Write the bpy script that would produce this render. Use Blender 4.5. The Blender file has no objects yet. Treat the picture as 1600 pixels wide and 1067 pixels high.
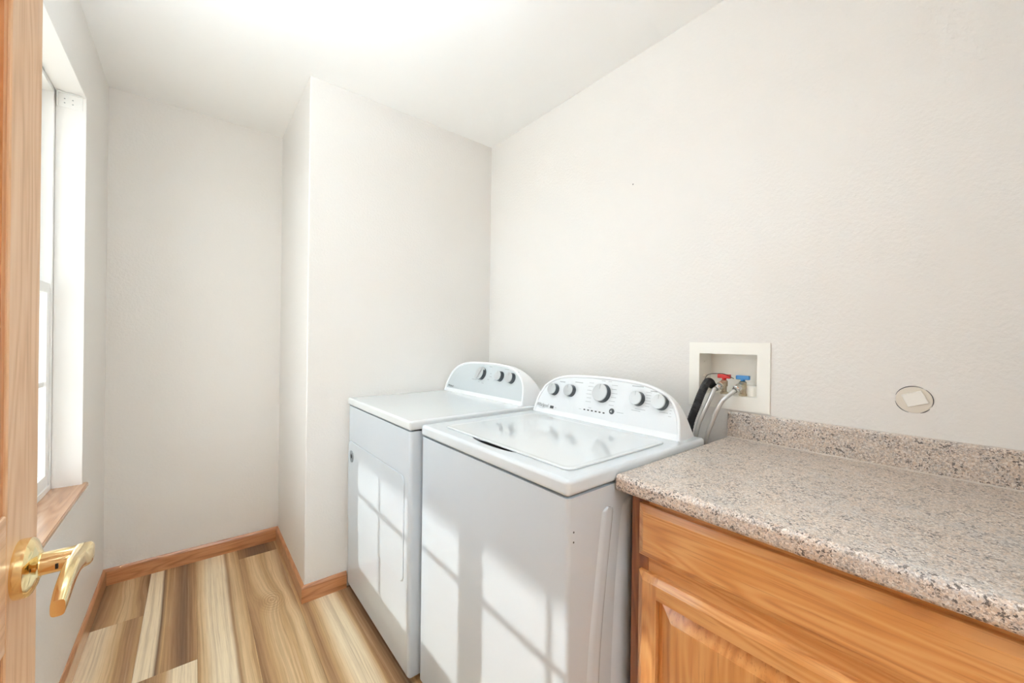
import bpy, bmesh, math, random
from mathutils import Vector, Matrix
random.seed(7)
S = bpy.context.scene
COL = S.collection

# ------------------------------------------------------------------ camera
F_PX, YAW, PITCH, ROLL, CAM_H = 609.55, 0.6834, 0.001, 0.0128, 1.2172
cd = bpy.data.cameras.new('camera'); cam = bpy.data.objects.new('camera', cd); COL.objects.link(cam)
cd.sensor_fit = 'HORIZONTAL'; cd.sensor_width = 36.0; cd.lens = F_PX / 1600 * 36.0
cd.clip_start = 0.01; cd.clip_end = 200
D = Vector((math.sin(YAW) * math.cos(PITCH), math.cos(YAW) * math.cos(PITCH), -math.sin(PITCH)))
R0 = Vector((math.cos(YAW), -math.sin(YAW), 0)); U0 = R0.cross(D)
cx = R0 * math.cos(ROLL) + U0 * math.sin(ROLL); cy = U0 * math.cos(ROLL) - R0 * math.sin(ROLL); cz = -D
cam.matrix_world = Matrix(((cx.x, cy.x, cz.x, 0), (cx.y, cy.y, cz.y, 0), (cx.z, cy.z, cz.z, CAM_H), (0, 0, 0, 1)))
S.camera = cam

# ------------------------------------------------------------------ world, sun, exposure
W = bpy.data.worlds.new('sky'); S.world = W; W.use_nodes = True
bg = W.node_tree.nodes['Background']; bg.inputs['Color'].default_value = (0.90, 0.955, 1.0, 1); bg.inputs['Strength'].default_value = 1.5
sd = bpy.data.lights.new('sun', 'SUN'); sun = bpy.data.objects.new('sun', sd); COL.objects.link(sun)
sd.energy = 0.88; sd.angle = math.radians(0.9); sd.color = (1.0, 0.97, 0.92)
SUNDIR = Vector((1.0, -0.337, -0.52)).normalized()
sun.rotation_euler = SUNDIR.to_track_quat('-Z', 'Y').to_euler()
sun.location = (-6, 3, 5)
FILL_ROOM, FILL_HALL = 17.5, 40.0  # strengths of the two added, unseen fill lamps
vs = S.view_settings
vs.view_transform = 'Standard'; vs.look = 'None'; vs.gamma = 1.0; vs.use_curve_mapping = False
vs.exposure = 1.63
try:
    S.cycles.max_bounces = 11; S.cycles.diffuse_bounces = 9; S.cycles.glossy_bounces = 3
    S.cycles.use_adaptive_sampling = True; S.cycles.adaptive_threshold = 0.075; S.cycles.adaptive_min_samples = 20; S.cycles.use_denoising = True
    S.cycles.sample_clamp_indirect = 6.0
except Exception:
    pass

# ------------------------------------------------------------------ mesh helpers
WLOC = {}
def obj(name, bm, mat, parent=None, smooth=None, kind=None, label=None, cat=None, group=None, origin=None):
    bmesh.ops.recalc_face_normals(bm, faces=bm.faces[:])
    me = bpy.data.meshes.new(name)
    if origin is None:
        xs = [v.co.x for v in bm.verts]; ys = [v.co.y for v in bm.verts]; zs = [v.co.z for v in bm.verts]
        origin = Vector(((min(xs) + max(xs)) / 2, (min(ys) + max(ys)) / 2, min(zs)))
    origin = Vector(origin)
    bmesh.ops.translate(bm, verts=bm.verts[:], vec=-origin)
    bm.to_mesh(me); bm.free()
    if smooth is not None:
        for p in me.polygons: p.use_smooth = True
        me.set_sharp_from_angle(angle=math.radians(smooth))
    o = bpy.data.objects.new(name, me); COL.objects.link(o)
    me.materials.append(mat)
    if smooth is not None and smooth < 50:
        wn = o.modifiers.new('weighted_normals', 'WEIGHTED_NORMAL'); wn.keep_sharp = True; wn.weight = 80
    pl = Vector((0, 0, 0))
    if parent is not None:
        o.parent = parent; pl = WLOC[parent.name]
    o.location = origin - pl; WLOC[o.name] = origin
    tag(o, label, cat, group, kind)
    return o
def tag(o, label=None, cat=None, group=None, kind=None):
    if label: o['label'] = label
    if cat: o['category'] = cat
    if group: o['group'] = group
    if kind: o['kind'] = kind
def empty(name, loc, label=None, cat=None, group=None, kind=None):
    o = bpy.data.objects.new(name, None); COL.objects.link(o); o.location = loc; o.empty_display_size = 0.05
    WLOC[o.name] = Vector(loc); tag(o, label, cat, group, kind); return o
def BM(): return bmesh.new()
def box(bm, x0, x1, y0, y1, z0, z1, bev=0, seg=2, which=None):
    t = bmesh.new()
    r = bmesh.ops.create_cube(t, size=1.0)
    for v in t.verts:
        v.co = Vector((x0 + (v.co.x + .5) * (x1 - x0), y0 + (v.co.y + .5) * (y1 - y0), z0 + (v.co.z + .5) * (z1 - z0)))
    if bev:
        es = [e for e in t.edges if which is None or which(e)]
        bmesh.ops.bevel(t, geom=es, offset=bev, segments=seg, affect='EDGES', profile=0.5)
    merge(bm, t); return bm
def merge(bm, t):
    me = bpy.data.meshes.new('tmp'); t.to_mesh(me); t.free(); bm.from_mesh(me); bpy.data.meshes.remove(me)
def prism(bm, pts, vec):
    """closed polygon pts (3D) extruded along vec"""
    a = [bm.verts.new(p) for p in pts]; b = [bm.verts.new(Vector(p) + Vector(vec)) for p in pts]
    n = len(pts); bm.faces.new(a); bm.faces.new(b[::-1])
    for i in range(n): bm.faces.new((a[i], a[(i + 1) % n], b[(i + 1) % n], b[i]))
    return bm
def loft(bm, rings, cap=True, closed=True):
    R = [[bm.verts.new(p) for p in r] for r in rings]; n = len(R[0])
    for a, b in zip(R, R[1:]):
        for i in range(n if closed else n - 1):
            bm.faces.new((a[i], a[(i + 1) % n], b[(i + 1) % n], b[i]))
    if cap:
        bm.faces.new(R[0]); bm.faces.new(R[-1][::-1])
    return bm
def lathe(bm, prof, origin, axis, seg=32, cap=True):
    """prof: (radius, along) list; first/last radius closed with a cap"""
    axis = Vector(axis).normalized()
    u = axis.orthogonal().normalized(); v = axis.cross(u); o = Vector(origin)
    rings = [[o + axis * h + (u * math.cos(2 * math.pi * i / seg) + v * math.sin(2 * math.pi * i / seg)) * max(r, 1e-5) for i in range(seg)] for r, h in prof]
    return loft(bm, rings, cap)
def smooth_path(pts, n=8):
    pts = [Vector(p) for p in pts]; P = [pts[0] * 2 - pts[1]] + pts + [pts[-1] * 2 - pts[-2]]; out = []
    for i in range(1, len(P) - 2):
        for k in range(n):
            t = k / n
            out.append(0.5 * ((2 * P[i]) + (P[i + 1] - P[i - 1]) * t + (2 * P[i - 1] - 5 * P[i] + 4 * P[i + 1] - P[i + 2]) * t * t + (3 * P[i] - P[i - 1] - 3 * P[i + 1] + P[i + 2]) * t ** 3))
    out.append(pts[-1]); return out
def tube(bm, path, rad, seg=12, rib=0, closed=False):
    path = [Vector(p) for p in path]; n = len(path); rings = []
    up = Vector((0.13, 0.31, 0.94))
    for i, p in enumerate(path):
        if closed: t = path[(i + 1) % n] - path[i - 1]
        else: t = path[min(i + 1, n - 1)] - path[max(i - 1, 0)]
        t.normalize(); a = t.cross(up).normalized(); b = t.cross(a)
        r = rad(i / (n - 1)) if callable(rad) else rad
        if rib and i % 2: r *= 1 + rib
        rings.append([p + (a * math.cos(2 * math.pi * k / seg) + b * math.sin(2 * math.pi * k / seg)) * r for k in range(seg)])
    if closed:
        rings.append(rings[0]); R = [[bm.verts.new(p) for p in r] for r in rings[:-1]]; R.append(R[0])
        for A, B in zip(R, R[1:]):
            for k in range(seg): bm.faces.new((A[k], A[(k + 1) % seg], B[(k + 1) % seg], B[k]))
        return bm
    return loft(bm, rings)
def rrect(w0, w1, h0, h1, r, n=6):
    c = []
    for (cx_, cy_, a0) in ((w1 - r, h1 - r, 0), (w0 + r, h1 - r, 90), (w0 + r, h0 + r, 180), (w1 - r, h0 + r, 270)):
        for k in range(n + 1):
            a = math.radians(a0 + 90 * k / n); c.append((cx_ + r * math.cos(a), cy_ + r * math.sin(a)))
    return c
def panel_with_holes(us, vs_, holes, place, thick):
    """a slab with rectangular holes as one connected mesh; place(u, v, d) -> point, d = depth 0..thick"""
    U = sorted(set(list(us) + [h[0] for h in holes] + [h[1] for h in holes])); V = sorted(set(list(vs_) + [h[2] for h in holes] + [h[3] for h in holes]))
    bm = BM(); vt = {}
    def gv(i, j, d):
        k = (i, j, d)
        if k not in vt: vt[k] = bm.verts.new(place(U[i], V[j], d))
        return vt[k]
    solid = {}
    for i in range(len(U) - 1):
        for j in range(len(V) - 1):
            mu, mv = (U[i] + U[i + 1]) / 2, (V[j] + V[j + 1]) / 2
            solid[i, j] = not any(h[0] < mu < h[1] and h[2] < mv < h[3] for h in holes)
    for (i, j), s in solid.items():
        if not s: continue
        for d in (0, thick): bm.faces.new([gv(i, j, d), gv(i + 1, j, d), gv(i + 1, j + 1, d), gv(i, j + 1, d)])
        for (di, dj, a, b) in ((-1, 0, (i, j), (i, j + 1)), (1, 0, (i + 1, j), (i + 1, j + 1)), (0, -1, (i, j), (i + 1, j)), (0, 1, (i, j + 1), (i + 1, j + 1))):
            if not solid.get((i + di, j + dj), False):
                bm.faces.new([gv(*a, 0), gv(*b, 0), gv(*b, thick), gv(*a, thick)])
    return bm
def frustum(bm, outer, inner, place, d0, d1, back=None):
    """rect (a0,a1,b0,b1) at depth d0 rising to rect inner at depth d1; back = depth of the flat rear"""
    def q(r, d): return [place(r[0], r[2], d), place(r[1], r[2], d), place(r[1], r[3], d), place(r[0], r[3], d)]
    rings = ([q(outer, back)] if back is not None else []) + [q(outer, d0), q(inner, d1)]
    return loft(bm, rings)
def boolean(o, cutter):
    m = o.modifiers.new('cut', 'BOOLEAN'); m.object = cutter; m.operation = 'DIFFERENCE'; m.solver = 'EXACT'
    bpy.context.view_layer.update()
    dg = bpy.context.evaluated_depsgraph_get()
    me = bpy.data.meshes.new_from_object(o.evaluated_get(dg)); o.modifiers.clear(); o.data = me; wn = o.modifiers.new('weighted_normals', 'WEIGHTED_NORMAL'); wn.keep_sharp = True; wn.weight = 80
    for p in me.polygons: p.use_smooth = True
    me.set_sharp_from_angle(angle=math.radians(30))
    bpy.data.objects.remove(cutter)

# ------------------------------------------------------------------ material helpers
def mat_new(name):
    m = bpy.data.materials.new(name); m.use_nodes = True; nt = m.node_tree
    return m, nt, nt.nodes['Principled BSDF']
def nd(nt, t, **kw):
    n = nt.nodes.new(t)
    for k, v in kw.items():
        if k.startswith('_'): setattr(n, k[1:], v)
        else:
            key = int(k[1:]) if k[0] == 'i' and k[1:].isdigit() else k.replace('__', ' ')
            s = n.inputs[key]
            if hasattr(v, 'is_output'): nt.links.new(v, s)
            else: s.default_value = v
    return n
def mth(nt, op, a, b=None, c=None):
    n = nt.nodes.new('ShaderNodeMath'); n.operation = op
    for i, v in enumerate((a, b, c)):
        if v is None: continue
        if hasattr(v, 'is_output'): nt.links.new(v, n.inputs[i])
        else: n.inputs[i].default_value = v
    return n.outputs[0]
def ramp(nt, fac, stops, interp='LINEAR'):
    n = nt.nodes.new('ShaderNodeValToRGB'); n.color_ramp.interpolation = interp
    e = n.color_ramp.elements
    while len(e) > len(stops): e.remove(e[-1])
    while len(e) < len(stops): e.new(0.5)
    for el, (p, c) in zip(e, stops): el.position = p; el.color = (*c, 1)
    nt.links.new(fac, n.inputs[0]); return n.outputs[0]
def mix(nt, fac, a, b, mode='MIX'):
    n = nt.nodes.new('ShaderNodeMix'); n.data_type = 'RGBA'; n.blend_type = mode
    for s, v in ((n.inputs[0], fac), (n.inputs[6], a), (n.inputs[7], b)):
        if hasattr(v, 'is_output'): nt.links.new(v, s)
        else: s.default_value = v if not isinstance(v, tuple) or len(v) == 4 else (*v, 1)
    return n.outputs[2]
def scaled(nt, sx, sy, sz, off=(0, 0, 0)):
    tc = nt.nodes.new('ShaderNodeTexCoord'); mp = nt.nodes.new('ShaderNodeMapping')
    nt.links.new(tc.outputs['Object'], mp.inputs[0]); mp.inputs['Scale'].default_value = (sx, sy, sz); mp.inputs['Location'].default_value = off
    return mp.outputs[0]
def noise(nt, vec, scale=1.0, detail=2.0, rough=0.5, dist=0.0):
    n = nd(nt, 'ShaderNodeTexNoise', Vector=vec, Scale=scale, Detail=detail, Roughness=rough, Distortion=dist); return n.outputs[0]
def bump(nt, b, h, strength, dist):
    n = nd(nt, 'ShaderNodeBump', Height=h, Strength=strength, Distance=dist); nt.links.new(n.outputs[0], b.inputs['Normal'])
def sl(h):
    c = [int(h[i:i + 2], 16) / 255 for i in (0, 2, 4)]
    return tuple(x / 12.92 if x <= .04045 else ((x + .055) / 1.055) ** 2.4 for x in c)
def plain(name, col, rough=0.5, metal=0.0, coat=0.0, spec=0.5):
    m, nt, b = mat_new(name); b.inputs['Base Color'].default_value = (*col, 1); b.inputs['Roughness'].default_value = rough
    b.inputs['Metallic'].default_value = metal; b.inputs['Coat Weight'].default_value = coat; b.inputs['Specular IOR Level'].default_value = spec
    v = noise(nt, scaled(nt, 40, 40, 40), 1, 2)
    nt.links.new(mth(nt, 'MULTIPLY_ADD', v, 0.06, rough - 0.03), b.inputs['Roughness'])
    return m
def paint(name, col, rough, tex=0.25):
    m, nt, b = mat_new(name); b.inputs['Base Color'].default_value = (*col, 1); b.inputs['Roughness'].default_value = rough
    v = scaled(nt, 1, 1, 1)
    if tex > 0.2: bump(nt, b, noise(nt, v, 95, 2, 0.6), tex, 0.004)
    else: nt.links.new(mth(nt, 'MULTIPLY_ADD', noise(nt, v, 60, 1), 0.08, rough - 0.04), b.inputs['Roughness'])
    return m
def oak(name, c0, c1, c2, axis, seed=0.0, rough=0.36, coat=1.0):
    """honey oak: c0 light, c1 mid, c2 dark pores; grain runs along axis (0, 1, 2)"""
    m, nt, b = mat_new(name)
    s = [9.0] * 3; s[axis] = 1.1; f = [260.0] * 3; f[axis] = 9.0; g = [60.0] * 3; g[axis] = 2.0
    off = (seed * 3.1, seed * 1.7, seed * 2.3)
    n = noise(nt, scaled(nt, *s, off), 1, 2, 0.5, 0.6)
    w = mth(nt, 'MULTIPLY_ADD', mth(nt, 'SINE', mth(nt, 'MULTIPLY', n, 75.0)), 0.5, 0.5)
    st = noise(nt, scaled(nt, *g, off), 1, 3, 0.6)
    po = noise(nt, scaled(nt, *f, off), 1, 2, 0.6)
    k = mth(nt, 'ADD', mth(nt, 'MULTIPLY', w, 0.34), mth(nt, 'MULTIPLY', st, 0.7))
    c = ramp(nt, k, [(0.2, c0), (0.62, c1), (0.95, c2)])
    c = mix(nt, mth(nt, 'MULTIPLY', ramp(nt, po, [(0.56, (0, 0, 0)), (0.72, (1, 1, 1))]), 0.45), c, c2)
    nt.links.new(c, b.inputs['Base Color'])
    b.inputs['Roughness'].default_value = rough; b.inputs['Coat Weight'].default_value = coat; b.inputs['Coat Roughness'].default_value = 0.12
    bump(nt, b, po, 0.06, 0.001)
    return m
CREAM, SAND, TAN, BRN, DRK = sl('f5e2c2'), sl('e4c79c'), sl('cba577'), sl('a9825b'), sl('83634b')
def plank_mat(name, stops, seed, knot=None, warp=0.22):
    """stops: colours across the board (0..1); knot = (x, y) in the board's own coordinates"""
    m, nt, b = mat_new(name)
    tc = nt.nodes.new('ShaderNodeTexCoord'); sp = nt.nodes.new('ShaderNodeSeparateXYZ'); nt.links.new(tc.outputs['Object'], sp.inputs[0])
    x, y = sp.outputs[0], sp.outputs[1]
    u = mth(nt, 'MULTIPLY_ADD', x, 1 / 0.18, 0.5)
    off = (seed * 2.7, seed * 5.3, seed)
    n = noise(nt, scaled(nt, 5.0, 1.15, 1, off), 1, 2.5, 0.5, 0.3)
    u = mth(nt, 'ADD', u, mth(nt, 'MULTIPLY', mth(nt, 'SUBTRACT', n, 0.5), warp * 2))
    ring = None
    if knot:
        dx = mth(nt, 'SUBTRACT', x, knot[0]); dy = mth(nt, 'MULTIPLY', mth(nt, 'SUBTRACT', y, knot[1]), 0.62)
        d = mth(nt, 'SQRT', mth(nt, 'ADD', mth(nt, 'MULTIPLY', dx, dx), mth(nt, 'MULTIPLY', dy, dy)))
        fall = mth(nt, 'POWER', 2.718, mth(nt, 'MULTIPLY', mth(nt, 'MULTIPLY', d, d), -1 / (0.045 ** 2)))
        wob = noise(nt, scaled(nt, 14, 8, 1, off), 1, 2)
        ring = mth(nt, 'MULTIPLY', mth(nt, 'SINE', mth(nt, 'ADD', mth(nt, 'MULTIPLY', d, 560.0), mth(nt, 'MULTIPLY', wob, 9.0))), fall)
        u = mth(nt, 'ADD', u, mth(nt, 'MULTIPLY', fall, -0.16))
    base = ramp(nt, u, stops)
    lines = noise(nt, nd(nt, 'ShaderNodeCombineXYZ', X=mth(nt, 'MULTIPLY', u, 17.0), Y=mth(nt, 'MULTIPLY', y, 0.9), Z=seed * 3.3).outputs[0], 1, 3, 0.65)
    c = mix(nt, mth(nt, 'MULTIPLY', ramp(nt, lines, [(0.46, (0, 0, 0)), (0.62, (1, 1, 1))]), 0.55), base, mix(nt, 1.0, base, (0.62, 0.55, 0.48), 'MULTIPLY'))
    c = mix(nt, mth(nt, 'MULTIPLY', ramp(nt, lines, [(0.28, (1, 1, 1)), (0.42, (0, 0, 0))]), 0.35), c, mix(nt, 0.6, base, CREAM))
    fine = noise(nt, scaled(nt, 330, 10, 1, off), 1, 3, 0.6)
    c = mix(nt, mth(nt, 'MULTIPLY', ramp(nt, fine, [(0.45, (0, 0, 0)), (0.75, (1, 1, 1))]), 0.4), c, mix(nt, 1.0, c, (0.68, 0.6, 0.52), 'MULTIPLY'))
    if ring is not None:
        c = mix(nt, mth(nt, 'MAXIMUM', mth(nt, 'MULTIPLY', ring, 0.85), 0.0), c, BRN)
    nt.links.new(c, b.inputs['Base Color']); b.inputs['Roughness'].default_value = 0.42; b.inputs['Specular IOR Level'].default_value = 0.4
    bump(nt, b, fine, 0.05, 0.001)
    return m
def granite(name):
    m, nt, b = mat_new(name); v = scaled(nt, 1, 1, 1)
    big = noise(nt, v, 9, 3, 0.55); mid = noise(nt, v, 75, 3, 0.6)
    base = ramp(nt, mth(nt, 'ADD', mth(nt, 'MULTIPLY', big, 0.55), mth(nt, 'MULTIPLY', mid, 0.45)), [(0.36, sl('bfbbb8')), (0.46, sl('d2c6bb')), (0.55, sl('d8c2ae')), (0.66, sl('e6dfd8'))])
    wv = nd(nt, 'ShaderNodeVectorMath', _operation='ADD', i0=v, i1=nd(nt, 'ShaderNodeVectorMath', _operation='SCALE', i0=nd(nt, 'ShaderNodeTexNoise', Vector=v, Scale=260.0, Detail=2.0).outputs[1], Scale=0.008).outputs[0]).outputs[0]
    def cells(scale):
        vo = nd(nt, 'ShaderNodeTexVoronoi', Vector=wv, Scale=scale); sc = nt.nodes.new('ShaderNodeSeparateColor'); nt.links.new(vo.outputs['Color'], sc.inputs[0]); return sc.outputs
    a = cells(430.0); c2 = cells(300.0)
    sp = ramp(nt, a[0], [(0.0, sl('6b6462')), (0.12, sl('a59c97')), (0.3, sl('c9b39f')), (0.5, sl('d5c7bb')), (0.72, sl('ede8e2')), (0.9, sl('bfbdbd'))], 'CONSTANT')
    c = mix(nt, 0.6, base, sp)
    dark = mth(nt, 'MULTIPLY', ramp(nt, c2[1], [(0.0, (0.85,) * 3), (0.17, (0, 0, 0))], 'CONSTANT'), ramp(nt, noise(nt, v, 26, 2), [(0.40, (0.15,) * 3), (0.56, (1, 1, 1))]))
    c = mix(nt, dark, c, sl('4d4746'))
    nt.links.new(c, b.inputs['Base Color']); b.inputs['Roughness'].default_value = 0.33; b.inputs['Specular IOR Level'].default_value = 0.6
    bump(nt, b, mid, 0.05, 0.001)
    return m

M = {}
M['wall'] = paint('warm_white_wall_paint', sl('e6e3df'), 0.46, 0.34)
M['ceiling'] = paint('white_ceiling_paint', sl('f9f9f8'), 0.7, 0.15)
M['reveal'] = paint('white_reveal_paint', sl('f1f0ee'), 0.5, 0.08)
M['oak_y'] = oak('honey_oak_along_y', sl('e6ae70'), sl('d69655'), sl('a96a38'), 1, 1.0)
M['oak_y2'] = oak('honey_oak_drawer', sl('e6b072'), sl('d89858'), sl('ae7040'), 1, 4.2)
M['oak_z'] = oak('honey_oak_along_z', sl('e6ae70'), sl('d69655'), sl('a96a38'), 2, 2.0)
M['oak_panel'] = oak('honey_oak_panel', sl('e4aa6a'), sl('d3914f'), sl('a46634'), 2, 6.5)
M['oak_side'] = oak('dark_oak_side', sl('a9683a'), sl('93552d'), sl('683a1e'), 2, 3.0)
M['trim_x'] = oak('baseboard_oak_x', sl('d29868'), sl('c18255'), sl('956038'), 0, 1.5)
M['trim_y'] = oak('baseboard_oak_y', sl('d29868'), sl('c18255'), sl('956038'), 1, 2.5)
M['sill'] = oak('window_stool_oak', sl('cf9f74'), sl('bd8759'), sl('936340'), 1, 5.5)
M['door_z'] = oak('door_oak_z', sl('eac6a2'), sl('dfb48a'), sl('c4966a'), 2, 7.7, 0.45, 0.1)
M['door_y'] = oak('door_oak_y', sl('eac6a2'), sl('dfb48a'), sl('c4966a'), 1, 8.7, 0.45, 0.1)
M['door_panel'] = oak('door_panel_oak', sl('dda06a'), sl('cd8b52'), sl('a56a3a'), 2, 9.7, 0.45, 0.1)
M['granite'] = granite('granite_laminate')
M['caulk'] = plain('pale_caulk', sl('d6cdc4'), 0.5)
M['enamel'] = plain('white_enamel', sl('c9d2da'), 0.22, coat=0.3)
M['lidw'] = plain('white_gloss_lid', sl('dde2e4'), 0.075, coat=0.4)
M['deckw'] = plain('white_deck_enamel', sl('d6dde2'), 0.21, coat=0.3)
M['plastic'] = plain('white_console_plastic', sl('eff1f3'), 0.35)
M['panelw'] = plain('pale_grey_control_panel', sl('e1e5e8'), 0.36)
M['panelg'] = plain('grey_dryer_control_panel', sl('c9d0d3'), 0.36)
M['knob'] = plain('dark_grey_knob_side', sl('4a5156'), 0.35)
M['cap'] = plain('brushed_silver_knob_face', sl('c6c9cb'), 0.36, metal=0.35)
M['black'] = plain('black_plastic', sl('1b1c1e'), 0.4)
M['ink'] = plain('dark_print', sl('3a3d40'), 0.5)
M['inkg'] = plain('grey_print', sl('a9aeb2'), 0.5)
M['vinyl'] = plain('white_vinyl', sl('f3f4f3'), 0.35)
M['boxw'] = plain('white_box_plastic', sl('f3f1ea'), 0.4)
M['brass'] = plain('polished_brass', (0.93, 0.74, 0.40), 0.12, metal=1.0)
M['vbrass'] = plain('dull_valve_brass', (0.62, 0.55, 0.42), 0.34, metal=1.0)
M['red'] = plain('red_valve_lever', sl('d42a22'), 0.35)
M['blue'] = plain('blue_valve_lever', sl('3d86c4'), 0.35)
M['rubber'] = plain('black_ribbed_rubber', sl('2b2c30'), 0.45)
M['hose'] = plain('braided_steel_hose', (0.62, 0.61, 0.59), 0.38, metal=0.7)
M['coupl'] = plain('silver_hose_coupling', (0.75, 0.75, 0.76), 0.22, metal=1.0)
M['plaster'] = plain('smeared_plaster', sl('ded6ca'), 0.7)
M['paper'] = plain('white_paper', sl('f3f0ea'), 0.8)
M['concrete'] = paint('pale_concrete', sl('dedad3'), 0.9, 0.3)
M['dark'] = plain('dark_gap', sl('2a1508'), 0.8)
def glass_mat():
    m = bpy.data.materials.new('window_glass'); m.use_nodes = True; nt = m.node_tree
    for n in list(nt.nodes): nt.nodes.remove(n)
    o = nt.nodes.new('ShaderNodeOutputMaterial'); mx = nt.nodes.new('ShaderNodeMixShader')
    t = nt.nodes.new('ShaderNodeBsdfTransparent'); g = nt.nodes.new('ShaderNodeBsdfGlossy'); g.inputs['Roughness'].default_value = 0.02
    t.inputs['Color'].default_value = (0.96, 0.975, 0.97, 1)
    mx.inputs[0].default_value = 0.05
    nt.links.new(t.outputs[0], mx.inputs[1]); nt.links.new(g.outputs[0], mx.inputs[2]); nt.links.new(mx.outputs[0], o.inputs[0])
    return m
M['glass'] = glass_mat()
def emit_mat(name, col, strength):
    m, nt, b = mat_new(name); b.inputs['Base Color'].default_value = (*col, 1)
    b.inputs['Emission Color'].default_value = (*col, 1); b.inputs['Emission Strength'].default_value = strength
    return m

# ------------------------------------------------------------------ the room
XL, XR, YF, YB, XS, YN, ZC = -0.334, 1.4395, 2.7217, 1.9946, 0.4036, -0.10, 2.430
HZ, SZ, WY0, WY1 = 2.142, 0.622, 0.385, 2.235          # window head, sill, near and far jamb
def struct(name, bm, mat, parent=None, **k): return obj(name, bm, mat, parent, kind='structure' if parent is None else None, **k)

floor = struct('floor', box(BM(), XL - .1, XR + .1, YN - .1, YF + .1, -0.06, -0.008), M['dark'])
planks = [  # column, y0, y1, stops, seed, knot
    (0, 2.325, 2.80, [(0, DRK), (.18, BRN), (.42, TAN), (.55, SAND), (.72, TAN), (.9, BRN), (1, DRK)], 1.3, None, .3),
    (0, 1.10, 2.325, [(0, CREAM), (.34, CREAM), (.5, SAND), (.66, TAN), (.85, BRN), (1, TAN)], 2.1, None, .12),
    (0, -.12, 1.10, [(0, TAN), (.4, SAND), (.7, CREAM), (1, TAN)], 3.7, None, .25),
    (1, 1.885, 2.80, [(0, CREAM), (.27, CREAM), (.31, DRK), (.38, TAN), (.55, BRN), (.75, DRK), (.9, BRN), (1, TAN)], 4.4, None, .07),
    (1, .66, 1.885, [(0, TAN), (.25, BRN), (.5, TAN), (.6, CREAM), (1, CREAM)], 5.9, None, .15),
    (1, -.12, .66, [(0, SAND), (.5, TAN), (1, BRN)], 6.6, None, .25),
    (2, 1.50, 2.80, [(0, TAN), (.14, SAND), (.24, CREAM), (.62, CREAM), (.7, BRN), (.78, SAND), (1, TAN)], 7.2, None, .09),
    (2, .28, 1.50, [(0, CREAM), (.5, SAND), (.7, TAN), (1, BRN)], 8.8, None, .2),
    (2, -.12, .28, [(0, TAN), (.5, SAND), (1, TAN)], 9.1, None, .2),
    (3, 2.595, 2.80, [(0, BRN), (.3, DRK), (.7, DRK), (1, BRN)], 10.4, None, .2),
    (3, 1.38, 2.595, [(0, BRN), (.2, TAN), (.4, SAND), (.6, TAN), (.8, SAND), (1, BRN)], 11.9, (.0, 2.101), .26),
    (3, .16, 1.38, [(0, SAND), (.4, CREAM), (.7, TAN), (1, BRN)], 12.2, None, .2),
    (4, 1.20, 2.80, [(0, TAN), (.14, BRN), (.26, TAN), (.38, SAND), (.5, CREAM), (.78, CREAM), (.9, TAN), (1, BRN)], 13.5, None, .1),
    (4, .53, 1.20, [(0, SAND), (.3, TAN), (.45, CREAM), (.8, CREAM), (1, TAN)], 14.1, None, .1),
    (5, .90, 2.12, [(0, BRN), (.22, DRK), (.32, TAN), (.6, BRN), (1, TAN)], 15.6, None, .1),
    (5, -.12, .90, [(0, TAN), (.5, BRN), (1, SAND)], 16.2, None, .2),
]
for (c, y0, y1, stops, seed, knot, warp) in planks:
    x0 = -0.34 + 0.18 * c; x1 = x0 + 0.18
    yc = (y0 + y1) / 2
    k = (0.001, knot[1] - yc) if knot else None
    mt = plank_mat('floor_plank_%d' % int(seed * 10), stops, seed, k, warp)
    obj('plank', box(BM(), x0 + .0002, x1 - .0002, y0 + .0002, y1 - .0002, -0.008, 0.0, 0.0006, 1), mt, floor, origin=((x0 + x1) / 2, yc, -0.008))
mt = plank_mat('floor_plank_hidden', [(0, TAN), (.5, SAND), (1, BRN)], 17.3)
for c in (6, 7, 8, 9):
    x0 = -0.34 + 0.18 * c
    obj('plank', box(BM(), x0 + .0002, x0 + .1798, -.12, 2.12, -0.008, 0.0, 0.0006, 1), mt, floor, origin=(x0 + .09, 1.0, -0.008))
for (c, ya, yb) in ((3, -.12, .16), (4, -.12, .53)):
    x0 = -0.34 + 0.18 * c
    obj('plank', box(BM(), x0 + .0002, x0 + .1798, ya, yb, -0.008, 0.0, 0.0006, 1), mt, floor, origin=(x0 + .09, (ya + yb) / 2, -0.008))

struct('ceiling', box(BM(), XL - .1, XR + .15, YN - .1, YF + .1, ZC, ZC + .1), M['ceiling'])
struct('wall_left', panel_with_holes((YN - .1, YF + .1), (-.05, ZC), [(WY0, WY1, SZ, HZ)], lambda u, v, d: Vector((XL - d, u, v)), 0.14), M['wall'])
struct('wall_far', box(BM(), XL - .1, XS + .3, YF, YF + .1, -.05, ZC), M['wall'])
bm = box(BM(), XS, XR + .05, YB, YF + .05, -.05, ZC, 0.006, 3, lambda e: all(abs(v.co.x - XS) < 1e-4 and abs(v.co.y - YB) < 1e-4 for v in e.verts))
struct('wall_chase', bm, M['wall'], smooth=40)
BY0, BY1, BZ0, BZ1 = 0.481, 0.678, 1.036, 1.186
struct('wall_right', panel_with_holes((YN - .1, YB + .2), (-.05, ZC), [(BY0, BY1, BZ0, BZ1)], lambda u, v, d: Vector((XR + d, u, v)), 0.13), M['wall'])
DX0, DX1, DZ = -0.185, 0.755, 2.06
struct('wall_near', panel_with_holes((XL - .1, XR + .13), (-.05, ZC), [(DX0 - .02, DX1 + .02, -.05, DZ)], lambda u, v, d: Vector((u, YN - d, v)), 0.11), M['wall'])

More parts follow.
